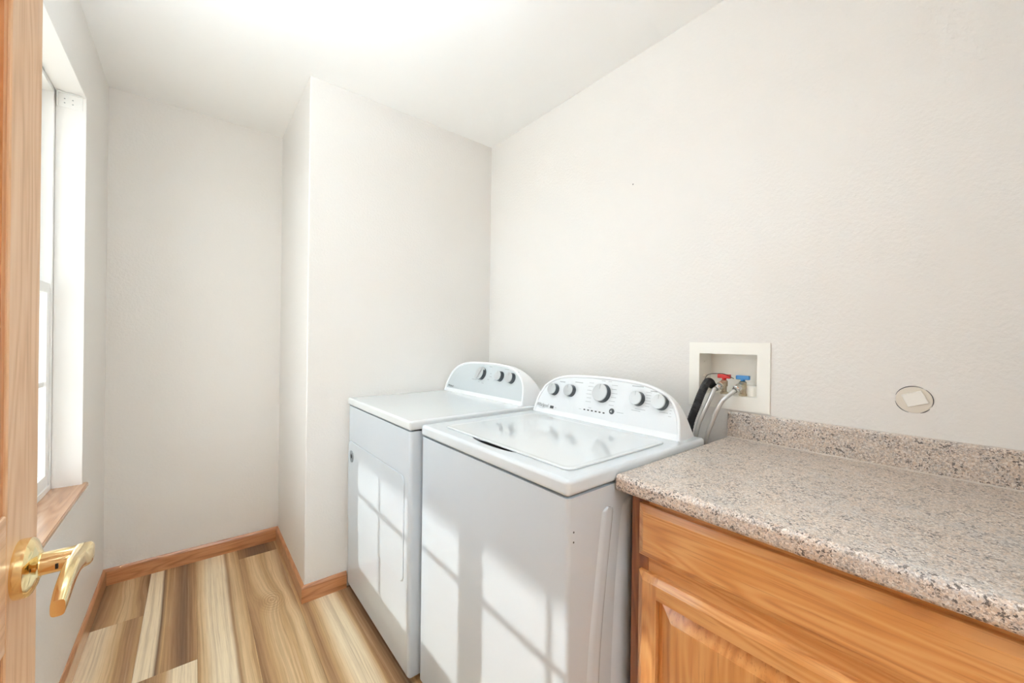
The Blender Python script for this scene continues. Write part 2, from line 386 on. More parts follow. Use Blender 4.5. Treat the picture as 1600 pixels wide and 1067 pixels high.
# baseboards: moulded profile, (out, up)
BT, BHH = 0.0125, 0.0785
PROF = [(0, 0), (BT, 0), (BT, BHH - .016), (BT - .002, BHH - .010), (BT - .005, BHH - .004), (BT - .009, BHH), (0, BHH)]
def baseboard(name, p0, p1, out, mat, m0=0.0, m1=0.0):
    """profile swept from p0 to p1; out = unit vector into the room; m0, m1: mitre factor at each end (+1 outside corner, -1 inside)"""
    p0, p1, out = Vector((*p0, 0)), Vector((*p1, 0)), Vector((*out, 0)); d = (p1 - p0).normalized()
    a = [p0 + out * o - d * (m0 * o) + Vector((0, 0, z)) for o, z in PROF]; b = [p1 + out * o + d * (m1 * o) + Vector((0, 0, z)) for o, z in PROF]
    return struct(name, loft(BM(), [a, b]), mat, smooth=35)
baseboard('baseboard_left', (XL, YN), (XL, YF), (1, 0), M['trim_y'], 0, -1)
baseboard('baseboard_far', (XL, YF), (XS, YF), (0, -1), M['trim_x'], -1, -1)
baseboard('baseboard_chase_side', (XS, YF), (XS, YB), (-1, 0), M['trim_y'], -1, 1)
baseboard('baseboard_chase_front', (XS, YB), (0.590, YB), (0, -1), M['trim_x'], 1, 0)

# ------------------------------------------------------------------ twin window in the left wall
GX = XL - 0.080           # inner face of the window unit
stool = BM()
tipx, tipy = XL + 0.014, WY1 + 0.022
pts = [(GX - .01, WY0), (XL, WY0), (XL, WY0 - .022), (tipx, WY0 - .022), (tipx, tipy), (XL, tipy), (XL, WY1), (GX - .01, WY1)]
prism(stool, [Vector((x, y, SZ)) for x, y in pts], (0, 0, 0.016))
bmesh.ops.bevel(stool, geom=[e for e in stool.edges if all(abs(v.co.x - tipx) < 1e-5 for v in e.verts)], offset=0.003, segments=2, affect='EDGES')
struct('trim_1', stool, M['sill'], label='oak window stool along the left wall')
struct('trim_2', panel_with_holes((WY0 - .0005, WY1 + .0005), (SZ + .016, HZ + .0005), [(WY0 + .004, WY1 - .004, SZ + .01, HZ - .004)], lambda u, v, d: Vector((XL - .0005 - d, u, v)), 0.078), M['reveal'])
SILL = SZ + .016
def window(name, y0, y1):
    root = empty(name, (GX, (y0 + y1) / 2, SILL), kind='structure')
    P = lambda u, v, d: Vector((GX - d, u, v))
    fr = 0.020
    obj('window_frame', panel_with_holes((y0, y1), (SILL, HZ), [(y0 + fr, y1 - fr, SILL + fr, HZ - fr)], P, 0.085), M['vinyl'], root)
    zm = 1.408                                         # meeting rail
    def sash(nm, z0, z1, dep):
        st, rb, rt = 0.034, 0.045, 0.036
        a0, a1, b0, b1 = y0 + fr + .001, y1 - fr - .001, z0, z1
        Q = lambda u, v, d: Vector((GX - dep - d, u, v))
        sh = obj(nm, panel_with_holes((a0, a1), (b0, b1), [(a0 + st, a1 - st, b0 + rb, b1 - rt)], Q, 0.030), M['vinyl'], root)
        g0, g1, h0, h1 = a0 + st, a1 - st, b0 + rb, b1 - rt
        obj('pane', box(BM(), GX - dep - .017, GX - dep - .014, g0, g1, h0, h1), M['glass'], sh)
        for k in (1, 2):
            yy = g0 + (g1 - g0) * k / 3
            obj('muntin', box(BM(), GX - dep - .0135, GX - dep - .007, yy - .009, yy + .009, h0, h1), M['vinyl'], sh)
        zz = (h0 + h1) / 2
        obj('muntin', box(BM(), GX - dep - .0137, GX - dep - .0072, g0, g1, zz - .009, zz + .009), M['vinyl'], sh)
        return g0, g1, h0, h1
    sash('lower_sash', SILL + fr, zm, 0.004)
    sash('upper_sash', zm - .036, HZ - fr, 0.042)
    obj('sash_lock', box(BM(), GX + .0005 - .004, GX + .014, (y0 + y1) / 2 - .03, (y0 + y1) / 2 + .03, zm - .024, zm - .006, 0.004, 2), M['vinyl'], root)
    return root
YM = (WY0 + WY1) / 2
window('window_1', YM + .004, WY1 - .0045)
window('window_2', WY0 + .0045, YM - .004)
obj('trim_3', box(BM(), GX - .08, GX + .004, YM - .012, YM + .012, SILL, HZ - .004, 0.002, 1), M['vinyl'], kind='structure')

# outside: porch roof over the window and the paved ground
struct('porch_roof', box(BM(), -2.95, XL - .15, -5.0, 8.0, 2.485, 2.62, 0.01, 1), M['reveal'])
struct('ground', box(BM(), -30, XL - .15, -25, 30, -0.45, -0.25), M['concrete'])

# ------------------------------------------------------------------ hall behind the camera
hx0, hx1, hy0 = -1.3, 1.9, -2.2
bm = BM(); box(bm, hx0, hx1, hy0 - .1, hy0, 0, ZC); struct('wall_hall_back', bm, M['wall'])
struct('wall_hall_left', box(BM(), hx0 - .1, hx0, hy0, YN - .21, 0, ZC), M['wall'])
struct('wall_hall_right', box(BM(), hx1, hx1 + .1, hy0, YN - .21, 0, ZC), M['wall'])
struct('ceiling_hall', box(BM(), hx0 - .1, hx1 + .1, hy0 - .1, YN - .11, ZC, ZC + .1), M['ceiling'])
hm = plank_mat('hall_floor_boards', [(0, TAN), (.5, SAND), (1, TAN)], 20.2)
struct('floor_hall', box(BM(), hx0 - .1, hx1 + .1, hy0 - .1, YN - .11, -.06, 0), hm)
def fill_lamp(x, y, strength, label):
    """added fill light, out of view: frosted bowl on three rods, the light thrown up at the ceiling"""
    zr = ZC - .42
    t = empty('fill_lamp', (x, y, zr - .10), label, 'lamp')
    obj('canopy', lathe(BM(), [(0, 0), (.065, 0), (.065, -.008), (.045, -.022), (.012, -.028), (0, -.028)], (x, y, ZC - .0005), (0, 0, 1), 40), M['brass'], t, smooth=40)
    for k in range(3):
        a = 2 * math.pi * k / 3
        obj('rod', tube(BM(), [(x + .02 * math.cos(a), y + .02 * math.sin(a), ZC - .026), (x + .186 * math.cos(a), y + .186 * math.sin(a), zr - .004)], .003, 8), M['brass'], t, smooth=60)
    arc = [math.pi / 2 * k / 12 for k in range(13)]
    prof = [(.19 * math.cos(a), -.09 * math.sin(a)) for a in arc] + [(.183 * math.cos(a), -.084 * math.sin(a)) for a in arc[::-1]]; prof.append(prof[0])
    obj('bowl', lathe(BM(), prof, (x, y, zr), (0, 0, 1), 48, False), M['vinyl'], t, smooth=40)
    obj('light_disc', lathe(BM(), [(0, 0), (.170, 0), (.170, .003), (0, .003)], (x, y, zr - .020), (0, 0, 1), 16), emit_mat('fill_light', (0.765, 0.893, 1.0), strength), t)
fill_lamp(-0.02, 0.88, FILL_ROOM, 'added frosted bowl lamp, out of view, filling the laundry room with light')
fill_lamp(0.30, -1.20, FILL_HALL, 'added frosted bowl lamp, out of view, giving fill light from the hall')

# ------------------------------------------------------------------ the open oak door
DXF, DY0, DY1 = -0.160, -0.095, 0.800        # face towards the room, hinge edge, free edge
door = empty('door_1', (DXF - .0175, (DY0 + DY1) / 2, 0.01), kind='structure', label='open oak panel door with a brass lever handle')
def dbox(name, y0, y1, z0, z1, mat, x0=DXF - .035, x1=DXF, bev=.0015): return obj(name, box(BM(), x0, x1, y0, y1, z0, z1, bev, 1), mat, door)
ST = 0.110
dbox('stile', DY1 - ST, DY1, 0.01, 2.04, M['door_z']); dbox('stile', DY0, DY0 + ST, 0.01, 2.04, M['door_z'])
my = (DY0 + DY1) / 2; a0, a1 = DY0 + ST, DY1 - ST
rails = [(0.01, 0.24), (0.862, 1.016), (1.93, 2.04)]
for z0, z1 in rails: dbox('rail', a0 + .0003, a1 - .0003, z0, z1, M['door_y'])
for z0, z1 in ((.24, .862), (1.016, 1.93)):
    dbox('mullion', my - .055, my + .055, z0 + .0003, z1 - .0003, M['door_z'])
    for (p0, p1) in ((a0, my - .055), (my + .055, a1)):
        e = .0003
        b_ = BM(); Pd = lambda u, v, d: Vector((DXF - .0175 + d, u, v))
        loft(b_, [[Pd(*q, d) for q in ((p0 + i, z0 + i), (p1 - i, z0 + i), (p1 - i, z1 - i), (p0 + i, z1 - i))] for i, d in ((.035, -.014), (.012, -.006), (.012, .006), (.035, .014))])
        obj('panel', b_, M['door_panel'], door)
        b_ = panel_with_holes((p0 + e, p1 - e), (z0 + e, z1 - e), [(p0 + .012, p1 - .012, z0 + .012, z1 - .012)], lambda u, v, d: Vector((DXF - .003 - d, u, v)), 0.029)
        obj('moulding', b_, M['door_panel'], door)
RY, RZ = 0.729, 0.938
hd = obj('lever_handle', lathe(BM(), [(0, 0), (.0335, 0), (.034, .003), (.0335, .0095), (.031, .0120), (.024, .0150), (.0175, .0165), (.0155, .018), (0, .018)], (DXF, RY, RZ), (1, 0, 0), 48), M['brass'], door, smooth=32, label='polished brass lever handle with a round rose')
obj('shaft', lathe(BM(), [(0, 0.016), (.0125, .016), (.0132, .018), (.0132, .047), (.0115, .050), (0, .050)], (DXF, RY, RZ), (1, 0, 0), 32), M['brass'], hd, smooth=32)
obj('release_slot', box(BM(), DXF + .0315, DXF + .0340, RY - .0145, RY - .0132, RZ - .0045, RZ + .0015), M['black'], hd)
lv = BM(); rings = []
path = [(RY + .014, 0.000), (RY + .004, .001), (RY - .012, .002), (RY - .034, .007), (RY - .058, .011), (RY - .084, .009), (RY - .106, .003), (RY - .122, -.003)]
sec = [(.0075, .0105), (.0095, .0125), (.0098, .0125), (.0075, .0105), (.0068, .0098), (.0066, .0098), (.0064, .0098), (.0055, .0085)]
for (yy, dz), (hx, hz) in zip(path, sec):
    c = Vector((DXF + .053, yy, RZ + dz))
    rings.append([c + Vector((math.copysign(abs(math.cos(a)) ** .55, math.cos(a)) * hx, 0, math.copysign(abs(math.sin(a)) ** .55, math.sin(a)) * hz)) for a in [2 * math.pi * k / 20 for k in range(20)]])
def smooth_rings(rs, n=4):
    cols = [smooth_path([r[k] for r in rs], n) for k in range(len(rs[0]))]
    return [[c[i] for c in cols] for i in range(len(cols[0]))]
loft(lv, smooth_rings(rings))
obj('lever', lv, M['brass'], hd, smooth=40)

# ------------------------------------------------------------------ laundry machines
def console(root, xf, yc, z0, halfw, mid_h, pan_mat, depth):
    """arched control console; returns a placer P(s, t, o): s to the viewer's right, t up the face, o out of the face"""
    th = math.atan(.05 / .17); ct, st_ = math.cos(th), math.sin(th)
    def P(s, t, o): return Vector((xf + st_ * t - ct * o, yc - s, z0 + ct * t + st_ * o))
    H = mid_h / ct
    half = [(0, 1.0), (.24, .993), (.47, .968), (.63, .918), (.76, .83), (.855, .715), (.92, .575), (.962, .40), (.987, .20), (1.0, 0.0)]
    hs = smooth_path([(halfw * s, H * t, 0) for s, t in half], 3)
    out = [(-p.x, p.y) for p in hs[::-1]] + [(p.x, p.y) for p in hs[1:]]          # left foot over the arch to the right foot
    def inset(d, foot): return [(s * (1 - d / halfw), max(foot, t - d) if t > foot else foot) for s, t in out]
    rings = []
    for q in [0, .06, .15, .3, .45, .6, .72, .82, .9, .96, 1.0]:
        hq = max(0.10, (1 - q ** 2.8) ** 0.5)
        lean = 1 - q
        rings.append([Vector((xf + depth * q + st_ * t * hq * lean, yc - s * (1 - .03 * q), z0 + ct * t * hq)) for s, t in out])
    sh = obj('console', loft(BM(), rings), M['plastic'], root, smooth=50)
    # raised rim bead following the arch
    rb = [P(s, t, .001) for s, t in [(s * (1 - .004 / halfw), t - .003 if t > .003 else .002) for s, t in out]]
    obj('rim', tube(BM(), rb, .0055, 8), M['plastic'], sh, smooth=60)
    pin = [(s, t) for s, t in inset(.010, .020)]
    k = [p for p in pin if p[1] > .0201]; k = [(k[0][0] - .0005, .020)] + k + [(k[-1][0] + .0005, .020)]
    b_ = BM(); loft(b_, [[P(s, t, -.002) for s, t in k], [P(s, t, .0012) for s, t in k]])
    pn = obj('control_panel', b_, pan_mat, sh)
    return P, sh, pn
def knob(parent, P, s, t, r, dep=.024, grip=False, angle=0.0):
    axis = P(0, 0, 1) - P(0, 0, 0)
    kb = obj('knob', lathe(BM(), [(0, .001), (r * 1.06, .001), (r * 1.04, .005), (r, .008), (r * .97, dep - .004), (0, dep - .004)], P(s, t, 0), axis, 36), M['knob'], parent, smooth=30)
    fc = BM(); lathe(fc, [(0, dep - .0041), (r * .985, dep - .0041), (r * .985, dep - .0015), (r * .94, dep), (r * .5, dep + .0006), (0, dep + .0008)], P(s, t, 0), axis, 36)
    cp = obj('knob_face', fc, M['cap'], kb, smooth=30)
    ca, sa = math.cos(angle), math.sin(angle)
    def Q(u, v, o): return P(s + u * ca - v * sa, t + u * sa + v * ca, o)
    b_ = BM()
    if grip:       # raised finger bar across the dial
        loft(b_, [[Q(u, v, o) for u, v in rrect(-w, w, -r * 1.12, r * 1.12, w * .9, 4)] for w, o in ((r * .40, .008), (r * .40, dep + .004), (r * .32, dep + .007))])
        obj('grip_bar', b_, M['cap'], kb, smooth=35)
    else:
        loft(b_, [[Q(u, v, o) for u, v in ((-.0007, r * .35), (.0007, r * .35), (.0007, r * .9), (-.0007, r * .9))] for o in (dep - .001, dep + .0012)])
        obj('pointer_line', b_, M['inkg'], kb)
    return kb
def text_mesh(body, size, P, s, t, o, mat, name, parent, shear=0.0, squeeze=1.0):
    cu = bpy.data.curves.new('txt', 'FONT'); cu.body = body; cu.size = size; cu.extrude = 0.0; cu.shear = shear; cu.align_x = 'LEFT'; cu.resolution_u = 3
    to = bpy.data.objects.new('txt', cu); COL.objects.link(to); bpy.context.view_layer.update()
    me = bpy.data.meshes.new_from_object(to.evaluated_get(bpy.context.evaluated_depsgraph_get()))
    bpy.data.objects.remove(to)
    b_ = BM(); b_.from_mesh(me); bpy.data.meshes.remove(me)
    for v in b_.verts: v.co = P(s + v.co.x * squeeze, t + v.co.y, o)
    return obj(name, b_, mat, parent)
def print_mark(bm, P, s, t, w, h=.0016):
    vs_ = [bm.verts.new(P(s + a, t + b, .0015)) for a, b in ((-w / 2, -h / 2), (w / 2, -h / 2), (w / 2, h / 2), (-w / 2, h / 2))]; bm.faces.new(vs_)
def feet(root, xs, ys, z1):
    for x in xs:
        for y in ys: obj('foot', lathe(BM(), [(0, 0), (.022, 0), (.022, .012), (.01, .016), (.01, z1 + .002), (0, z1 + .002)], (x, y, 0), (0, 0, 1), 16), M['black'], root)
def vert_edges(e): return abs(e.verts[0].co.z - e.verts[1].co.z) > .05

# washer -----------------------------------------------------------
wx0, wx1, wy0, wy1 = 0.629, 1.262, 0.5735, 1.2715
wm = empty('washing_machine', ((wx0 + wx1) / 2, (wy0 + wy1) / 2, 0), 'white top-load washing machine with five knobs, between dryer and counter', 'washing machine')
feet(wm, (wx0 + .06, wx1 - .06), (wy0 + .06, wy1 - .06), .02)
obj('body', box(BM(), wx0, wx1, wy0, wy1, .02, .8755, .011, 4, vert_edges), M['enamel'], wm, smooth=35)
obj('gap_shade', box(BM(), wx0 + .012, wx1 - .012, wy0 + .012, wy1 - .012, .8755, .880), M['black'], wm)  # black filler, darkens the shaded gap under the deck
deck = obj('top_deck', box(BM(), wx0 - .003, wx1, wy0 - .002, wy1 + .001, .8795, .917, .010, 4), M['deckw'], wm, smooth=35)
cb = BM()
bmesh.ops.create_uvsphere(cb, u_segments=32, v_segments=16, radius=1.0)
for v in cb.verts: v.co = Vector((.680 + v.co.x * .022, .912 + v.co.y * .108, .919 + v.co.z * .030))
cut = obj('cut', cb, M['enamel'])
boolean(deck, cut)
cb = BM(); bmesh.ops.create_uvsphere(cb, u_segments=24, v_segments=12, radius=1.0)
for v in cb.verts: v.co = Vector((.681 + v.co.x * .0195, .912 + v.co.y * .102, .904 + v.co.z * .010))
obj('recess_shade', cb, M['black'], wm, smooth=60)  # black filler stands in for the shade inside the finger pocket
lid_b = BM()
lo = rrect(.674, 1.098, .612, 1.192, .022, 6)
def lring(d, z): return [Vector((x + (.886 - x) / .215 * d * .9, y + (.902 - y) / .29 * d, z)) for x, y in lo]
loft(lid_b, [lring(.002, .9172), lring(0, .9180), lring(0, .9205), lring(.0015, .9222), lring(.006, .9228), lring(.012, .9216), lring(.020, .9216)])
obj('lid', lid_b, M['lidw'], wm, smooth=25)
PW, csh, cpn = console(wm, 1.146, .922, .9172, .330, .168, M['panelw'], .108)
wt = lambda z: (z - .9172) / .959
for (y, z, r) in ((1.153, 1.020, .0232), (1.063, 1.024, .0232), (.908, 1.031, .0330), (.758, 1.029, .0235), (.673, 1.027, .0240)):
    knob(csh, PW, .922 - y, wt(z) - .004, r)
for k in range(6):
    s = .922 - (.978 - .018 * k)
    b_ = BM(); loft(b_, [[PW(s + u, wt(.9595) + v + .0006 * k * 0, o) for u, v in rrect(-.0042, .0042, -.0022, .0022, .001, 2)] for o in (.001, .0022)])
    obj('indicator_light', b_, M['black'], csh)
obj('start_button', lathe(BM(), [(0, .001), (.0105, .001), (.0105, .003), (.009, .0045), (0, .0048)], PW(.922 - .855, wt(.970), 0), PW(0, 0, 1) - PW(0, 0, 0), 24), M['knob'], csh, smooth=35)
obj('start_symbol', lathe(BM(), [(0, .0046), (.0045, .0046), (.0045, .0054), (0, .0054)], PW(.922 - .8555, wt(.969), 0), PW(0, 0, 1) - PW(0, 0, 0), 3), M['cap'], csh)
text_mesh('Whirlpool', .021, PW, .922 - 1.240, wt(.9415), .0016, M['ink'], 'logo', csh, .15, .80)
def swoosh(P, s, t, k, parent):
    b_ = BM(); pts = [P(s + k * (.020 * math.cos(a)), t + k * (.006 * math.sin(a)), .0017) for a in [math.radians(200 + 200 * i / 12) for i in range(13)]]
    tube(b_, pts, .0006 * k, 5); obj('logo_ring', b_, M['inkg'], parent)
swoosh(PW, .922 - 1.206, wt(.9405), 1.0, csh)
b_ = BM(); loft(b_, [[PW(.922 - 1.149 + u, wt(.9455) + v, o) for u, v in rrect(-.010, .010, -.0055, .0055, .001, 2)] for o in (.001, .0017)])
obj('badge', b_, M['ink'], csh)
pm = BM()
for (y, z, w) in ((1.118, 1.051, .030), (1.030, 1.056, .040), (.768, 1.066, .045), (.705, 1.0555, .026)): print_mark(pm, PW, .922 - y, wt(z), w, .0032)
for k in range(6):
    print_mark(pm, PW, .922 - .862 + .004 * (k in (2, 3)), wt(1.060 - .014 * k), .026 - .004 * (k % 2)); print_mark(pm, PW, .922 - .968 - .004 * (k in (2, 3)), wt(1.060 - .014 * k), .022 + .004 * (k % 2))
for (y, n, zz, w) in ((.722, 6, 1.050, .022), (.6375, 4, 1.012, .011)):
    for k in range(n): print_mark(pm, PW, .922 - y, wt(zz - .009 * k), w - .003 * (k % 3), .0013)
for (y, z, w) in ((.745, .992, .040), (.760, .986, .034), (.660, .994, .030), (.955, .969, .014), (.820, .970, .028), (1.000, .959, .012), (1.178, 1.003, .010), (1.072, .996, .014), (1.128, .9455, .012), (.915, 1.072, .018), (.885, 1.0715, .016)): print_mark(pm, PW, .922 - y, wt(z), w)
obj('printed_marks', pm, M['inkg'], csh, kind='stuff')
# pressed ribs in the washer's side sheet
def rib(pts_l, pts_r, h):
    n = len(pts_l); b_ = BM()
    L = smooth_path([(x, 0, z) for x, z in pts_l], 5); R_ = smooth_path([(x, 0, z) for x, z in pts_r], 5)
    rows = []
    for l, r in zip(L, R_):
        row = []
        for k in range(9):
            u = k / 8; x = l.x + (r.x - l.x) * u; z = l.z + (r.z - l.z) * u
            prof = min(1.0, min(u, 1 - u) / .22); prof = prof * prof * (3 - 2 * prof)
            row.append(Vector((x, wy0 + .0006 - h * prof, z)))
        rows.append([b_.verts.new(p) for p in row])
    for a, c in zip(rows, rows[1:]):
        for k in range(8): b_.faces.new((a[k], a[k + 1], c[k + 1], c[k]))
    return b_
obj('side_rib', rib([(.764, .827), (.750, .820), (.743, .803), (.722, .66), (.704, .53), (.696, .42), (.692, .25), (.692, .08)], [(.768, .827), (.783, .820), (.789, .803), (.768, .66), (.752, .53), (.744, .42), (.740, .25), (.740, .08)], .0055), M['enamel'], wm, smooth=60)
obj('side_rib', rib([(.868, .835), (.836, .822), (.820, .795), (.802, .66), (.792, .53), (.787, .42), (.784, .25), (.784, .08)], [(.870, .835), (.90, .835), (.91, .80), (.905, .66), (.90, .53), (.897, .42), (.895, .25), (.895, .08)], .0075), M['enamel'], wm, smooth=60)
for z in (.800, .778): obj('screw_hole', lathe(BM(), [(0, 0), (.0022, 0), (.0022, .0008), (0, .0008)], (.648, wy0 + .0002, z), (0, -1, 0), 10), M['ink'], wm)

# dryer ------------------------------------------------------------
dx0, dx1, dy0, dy1 = 0.592, 1.300, 1.286, 1.9905
dm = empty('clothes_dryer', ((dx0 + dx1) / 2, (dy0 + dy1) / 2, 0), 'white front-load clothes dryer with three knobs, in the corner by the wall', 'dryer')
feet(dm, (dx0 + .07, dx1 - .06), (dy0 + .06, dy1 - .06), .02)
obj('body', box(BM(), dx0, dx1, dy0, dy1, .02, .892, .014, 4, lambda e: vert_edges(e) or (abs(e.verts[0].co.x - dx0) < 1e-4 and abs(e.verts[1].co.x - dx0) < 1e-4 and max(v.co.z for v in e.verts) < .1)), M['enamel'], dm, smooth=35)
obj('gap_shade', box(BM(), dx0 + .012, dx1 - .012, dy0 + .012, dy1 - .012, .892, .897), M['black'], dm)  # black filler, darkens the shaded gap under the top panel
obj('top_panel', box(BM(), dx0 - .004, dx1, dy0 - .002, dy1 + .002, .8955, .930, .009, 4), M['lidw'], dm, smooth=35)
b_ = BM(); Pf = lambda u, v, d: Vector((dx0 - d, u, v))
ro = rrect(1.330, 1.978, .338, .726, .028, 6)
loft(b_, [[Pf(u, v, -.004) for u, v in ro], [Pf(u, v, .0015) for u, v in ro], [Pf(1.654 + (u - 1.654) * .994, .532 + (v - .532) * .991, .0035) for u, v in ro]])
dd = obj('door', b_, M['enamel'], dm, smooth=25)
b_ = BM(); tube(b_, [Pf(1.654 + (u - 1.654) * 1.006, .532 + (v - .532) * 1.010, -.0003) for u, v in ro], .0014, 6, closed=True)
obj('door_gap', b_, M['inkg'], dm)
obj('door_sticker', lathe(BM(), [(0, 0), (.028, 0), (.028, .0012), (0, .0012)], Pf(1.926, .656, .0034), (-1, 0, 0), 28), plain('grey_sticker', sl('868e94'), 0.45), dd)
obj('sticker_print', lathe(BM(), [(0, 0), (.012, 0), (.012, .0004), (0, .0004)], Pf(1.926, .658, .0047), (-1, 0, 0), 5), M['ink'], dd)
PD, dsh, dpn = console(dm, 1.122, 1.643, .9302, .344, .173, M['panelg'], .16)
dt = lambda z: (z - .9302) / .959
knob(dsh, PD, 1.643 - 1.657, dt(1.050) - .004, .0300, grip=True, angle=-.5)
knob(dsh, PD, 1.643 - 1.502, dt(1.048) - .004, .0240); knob(dsh, PD, 1.643 - 1.415, dt(1.046) - .004, .0245)
text_mesh('Whirlpool', .018, PD, 1.643 - 1.962, dt(.956), .0016, M['ink'], 'logo', dsh, .15, .80)
swoosh(PD, 1.643 - 1.928, dt(.955), .85, dsh)
pm = BM()
for (y, z, w) in ((1.465, 1.080, .034), (1.385, 1.073, .026), (1.598, 1.085, .024), (1.716, 1.014, .046), (1.636, 1.001, .020), (1.581, 1.037, .018), (1.585, 1.052, .012), (1.671, 1.005, .014), (1.596, 1.022, .016)): print_mark(pm, PD, 1.643 - y, dt(z), w, .003)
obj('printed_marks', pm, M['inkg'], dsh, kind='stuff')

# ------------------------------------------------------------------ base cabinet and countertop
KX, KY1, KY0 = 0.8104, 0.548, YN + .003         # face of drawer and door, left and right ends
FX = KX + 0.020                                  # face frame
cab = empty('base_cabinet', ((FX + XR) / 2, (KY0 + KY1) / 2, 0), 'honey oak base cabinet with one wide drawer front above a raised-panel door', 'cabinet')
def cbox(name, x0, x1, y0, y1, z0, z1, mat, bev=.001): return obj(name, box(BM(), x0, x1, y0, y1, z0, z1, bev, 1), mat, cab)
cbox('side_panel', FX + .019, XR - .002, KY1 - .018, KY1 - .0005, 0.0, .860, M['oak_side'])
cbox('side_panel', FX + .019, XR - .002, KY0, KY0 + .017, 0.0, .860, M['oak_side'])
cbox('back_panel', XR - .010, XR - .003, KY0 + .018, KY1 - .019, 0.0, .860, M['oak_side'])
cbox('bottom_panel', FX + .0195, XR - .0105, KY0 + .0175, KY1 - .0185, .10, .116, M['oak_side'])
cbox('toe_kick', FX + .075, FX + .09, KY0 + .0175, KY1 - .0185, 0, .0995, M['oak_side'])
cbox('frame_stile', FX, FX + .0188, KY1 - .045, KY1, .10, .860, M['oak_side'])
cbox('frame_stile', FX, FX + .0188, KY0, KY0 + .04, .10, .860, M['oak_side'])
for z0, z1 in ((.822, .860), (.676, .736), (.10, .14)): cbox('frame_rail', FX, FX + .0186, KY0 + .0402, KY1 - .0452, z0, z1, M['oak_y'])
Pk = lambda u, v, d: Vector((FX - d, u, v))
fy1, fy0 = .521, KY0 + .016
b_ = BM(); ch = .015
def slab_front(b_, y0, y1, z0, z1, ch, t=.0198):
    return loft(b_, [[Pk(u, v, d) for u, v in ((y0 + i, z0 + i), (y1 - i, z0 + i), (y1 - i, z1 - i), (y0 + i, z1 - i))] for i, d in ((0, 0), (0, t * .52), (ch * .06, t * .60), (ch, t))])
obj('drawer_front', slab_front(b_, fy0, fy1, .7205, .8405, ch), M['oak_y2'], cab)
z0, z1 = .115, .6835
door_c = empty('cabinet_door', (KX, (fy0 + fy1) / 2, z0)); door_c.parent = cab; door_c.location = WLOC['cabinet_door'] - WLOC['base_cabinet']
sw, rw = .050, .045
def edge_member(name, quad_outer, mat):
    """frame member: outline at the back, outer edge chamfered. quad_outer: list of (u, v, is_outer)"""
    b_ = BM(); loft(b_, [[Pk(*f(i), d) for f in quad_outer] for i, d in ((0, .0002), (0, .0103), (ch * .06, .0119), (ch, .0198))]); return obj(name, b_, mat, door_c)
y0, y1 = fy0, fy1
edge_member('stile', [lambda i: (y1 - i, z0 + i), lambda i: (y1 - i, z1 - i), lambda i: (y1 - sw, z1 - i), lambda i: (y1 - sw, z0 + i)], M['oak_z'])
edge_member('stile', [lambda i: (y0 + i, z0 + i), lambda i: (y0 + i, z1 - i), lambda i: (y0 + sw, z1 - i), lambda i: (y0 + sw, z0 + i)], M['oak_z'])
e = .0002
edge_member('rail', [lambda i: (y0 + sw + e, z1 - i), lambda i: (y1 - sw - e, z1 - i), lambda i: (y1 - sw - e, z1 - rw), lambda i: (y0 + sw + e, z1 - rw)], M['oak_y'])
edge_member('rail', [lambda i: (y0 + sw + e, z0 + i), lambda i: (y1 - sw - e, z0 + i), lambda i: (y1 - sw - e, z0 + rw), lambda i: (y0 + sw + e, z0 + rw)], M['oak_y'])
q0, q1, r0, r1 = y0 + sw + e, y1 - sw - e, z0 + rw + e, z1 - rw - e
b_ = BM(); loft(b_, [[Pk(u, v, d) for u, v in ((q0 + i, r0 + i), (q1 - i, r0 + i), (q1 - i, r1 - i), (q0 + i, r1 - i))] for i, d in ((0, .0004), (0, .0060), (.008, .0060), (.0085, .0072), (.0345, .0180), (.0350, .0195))])
obj('raised_panel', b_, M['oak_panel'], door_c)

ct = empty('countertop', ((.79 + XR) / 2, (YN + .568) / 2, .861), 'speckled grey-brown granite-look countertop with a low backsplash', 'countertop')
CX0, CY1, CY0, CZ0, CZ1 = 0.788, 0.5675, YN + .001, .861, .899
BX = XR - .020
prof = [(CX0 + .016, CZ0), (BX + .018, CZ0), (BX + .018, CZ1)]
prof += [(CX0 + .034, CZ1), (CX0 + .026, CZ1 + .0008), (CX0 + .018, CZ1 + .0018)]
for k in range(9):
    a = math.radians(80 + 100 * k / 8); prof.append((CX0 + .014 + .014 * math.cos(a), CZ1 - .0122 + .014 * math.sin(a)))
for k in range(7):
    a = math.radians(180 + 90 * k / 6); prof.append((CX0 + .010 + .010 * math.cos(a), CZ0 + .010 + .010 * math.sin(a)))
def ctop_loft():
    rings = []
    for y, ins in ((CY0, 0), (CY1 - .004, 0), (CY1 - .001, .0012), (CY1, .004)):
        rings.append([Vector((max(x, CX0 + ins), y, min(z, CZ1 + .0018 - ins) if z > .88 else z)) for x, z in prof])
    return loft(BM(), rings)
obj('counter_slab', ctop_loft(), M['granite'], ct, smooth=40)
bs = [(BX, CZ1 + .0002), (XR - .0005, CZ1 + .0002), (XR - .0005, .9865), (BX + .008, .9865), (BX + .004, .9855), (BX + .0012, .9825), (BX, .9785)]
obj('backsplash', loft(BM(), [[Vector((x, y, z)) for x, z in bs] for y in (CY0, CY1)]), M['granite'], ct, smooth=40)
obj('caulk_bead', tube(BM(), [(BX - .0005, CY0 + .002, CZ1 + .0008), (BX - .0005, CY1 - .002, CZ1 + .0008)], .0026, 8), M['caulk'], ct, smooth=60)

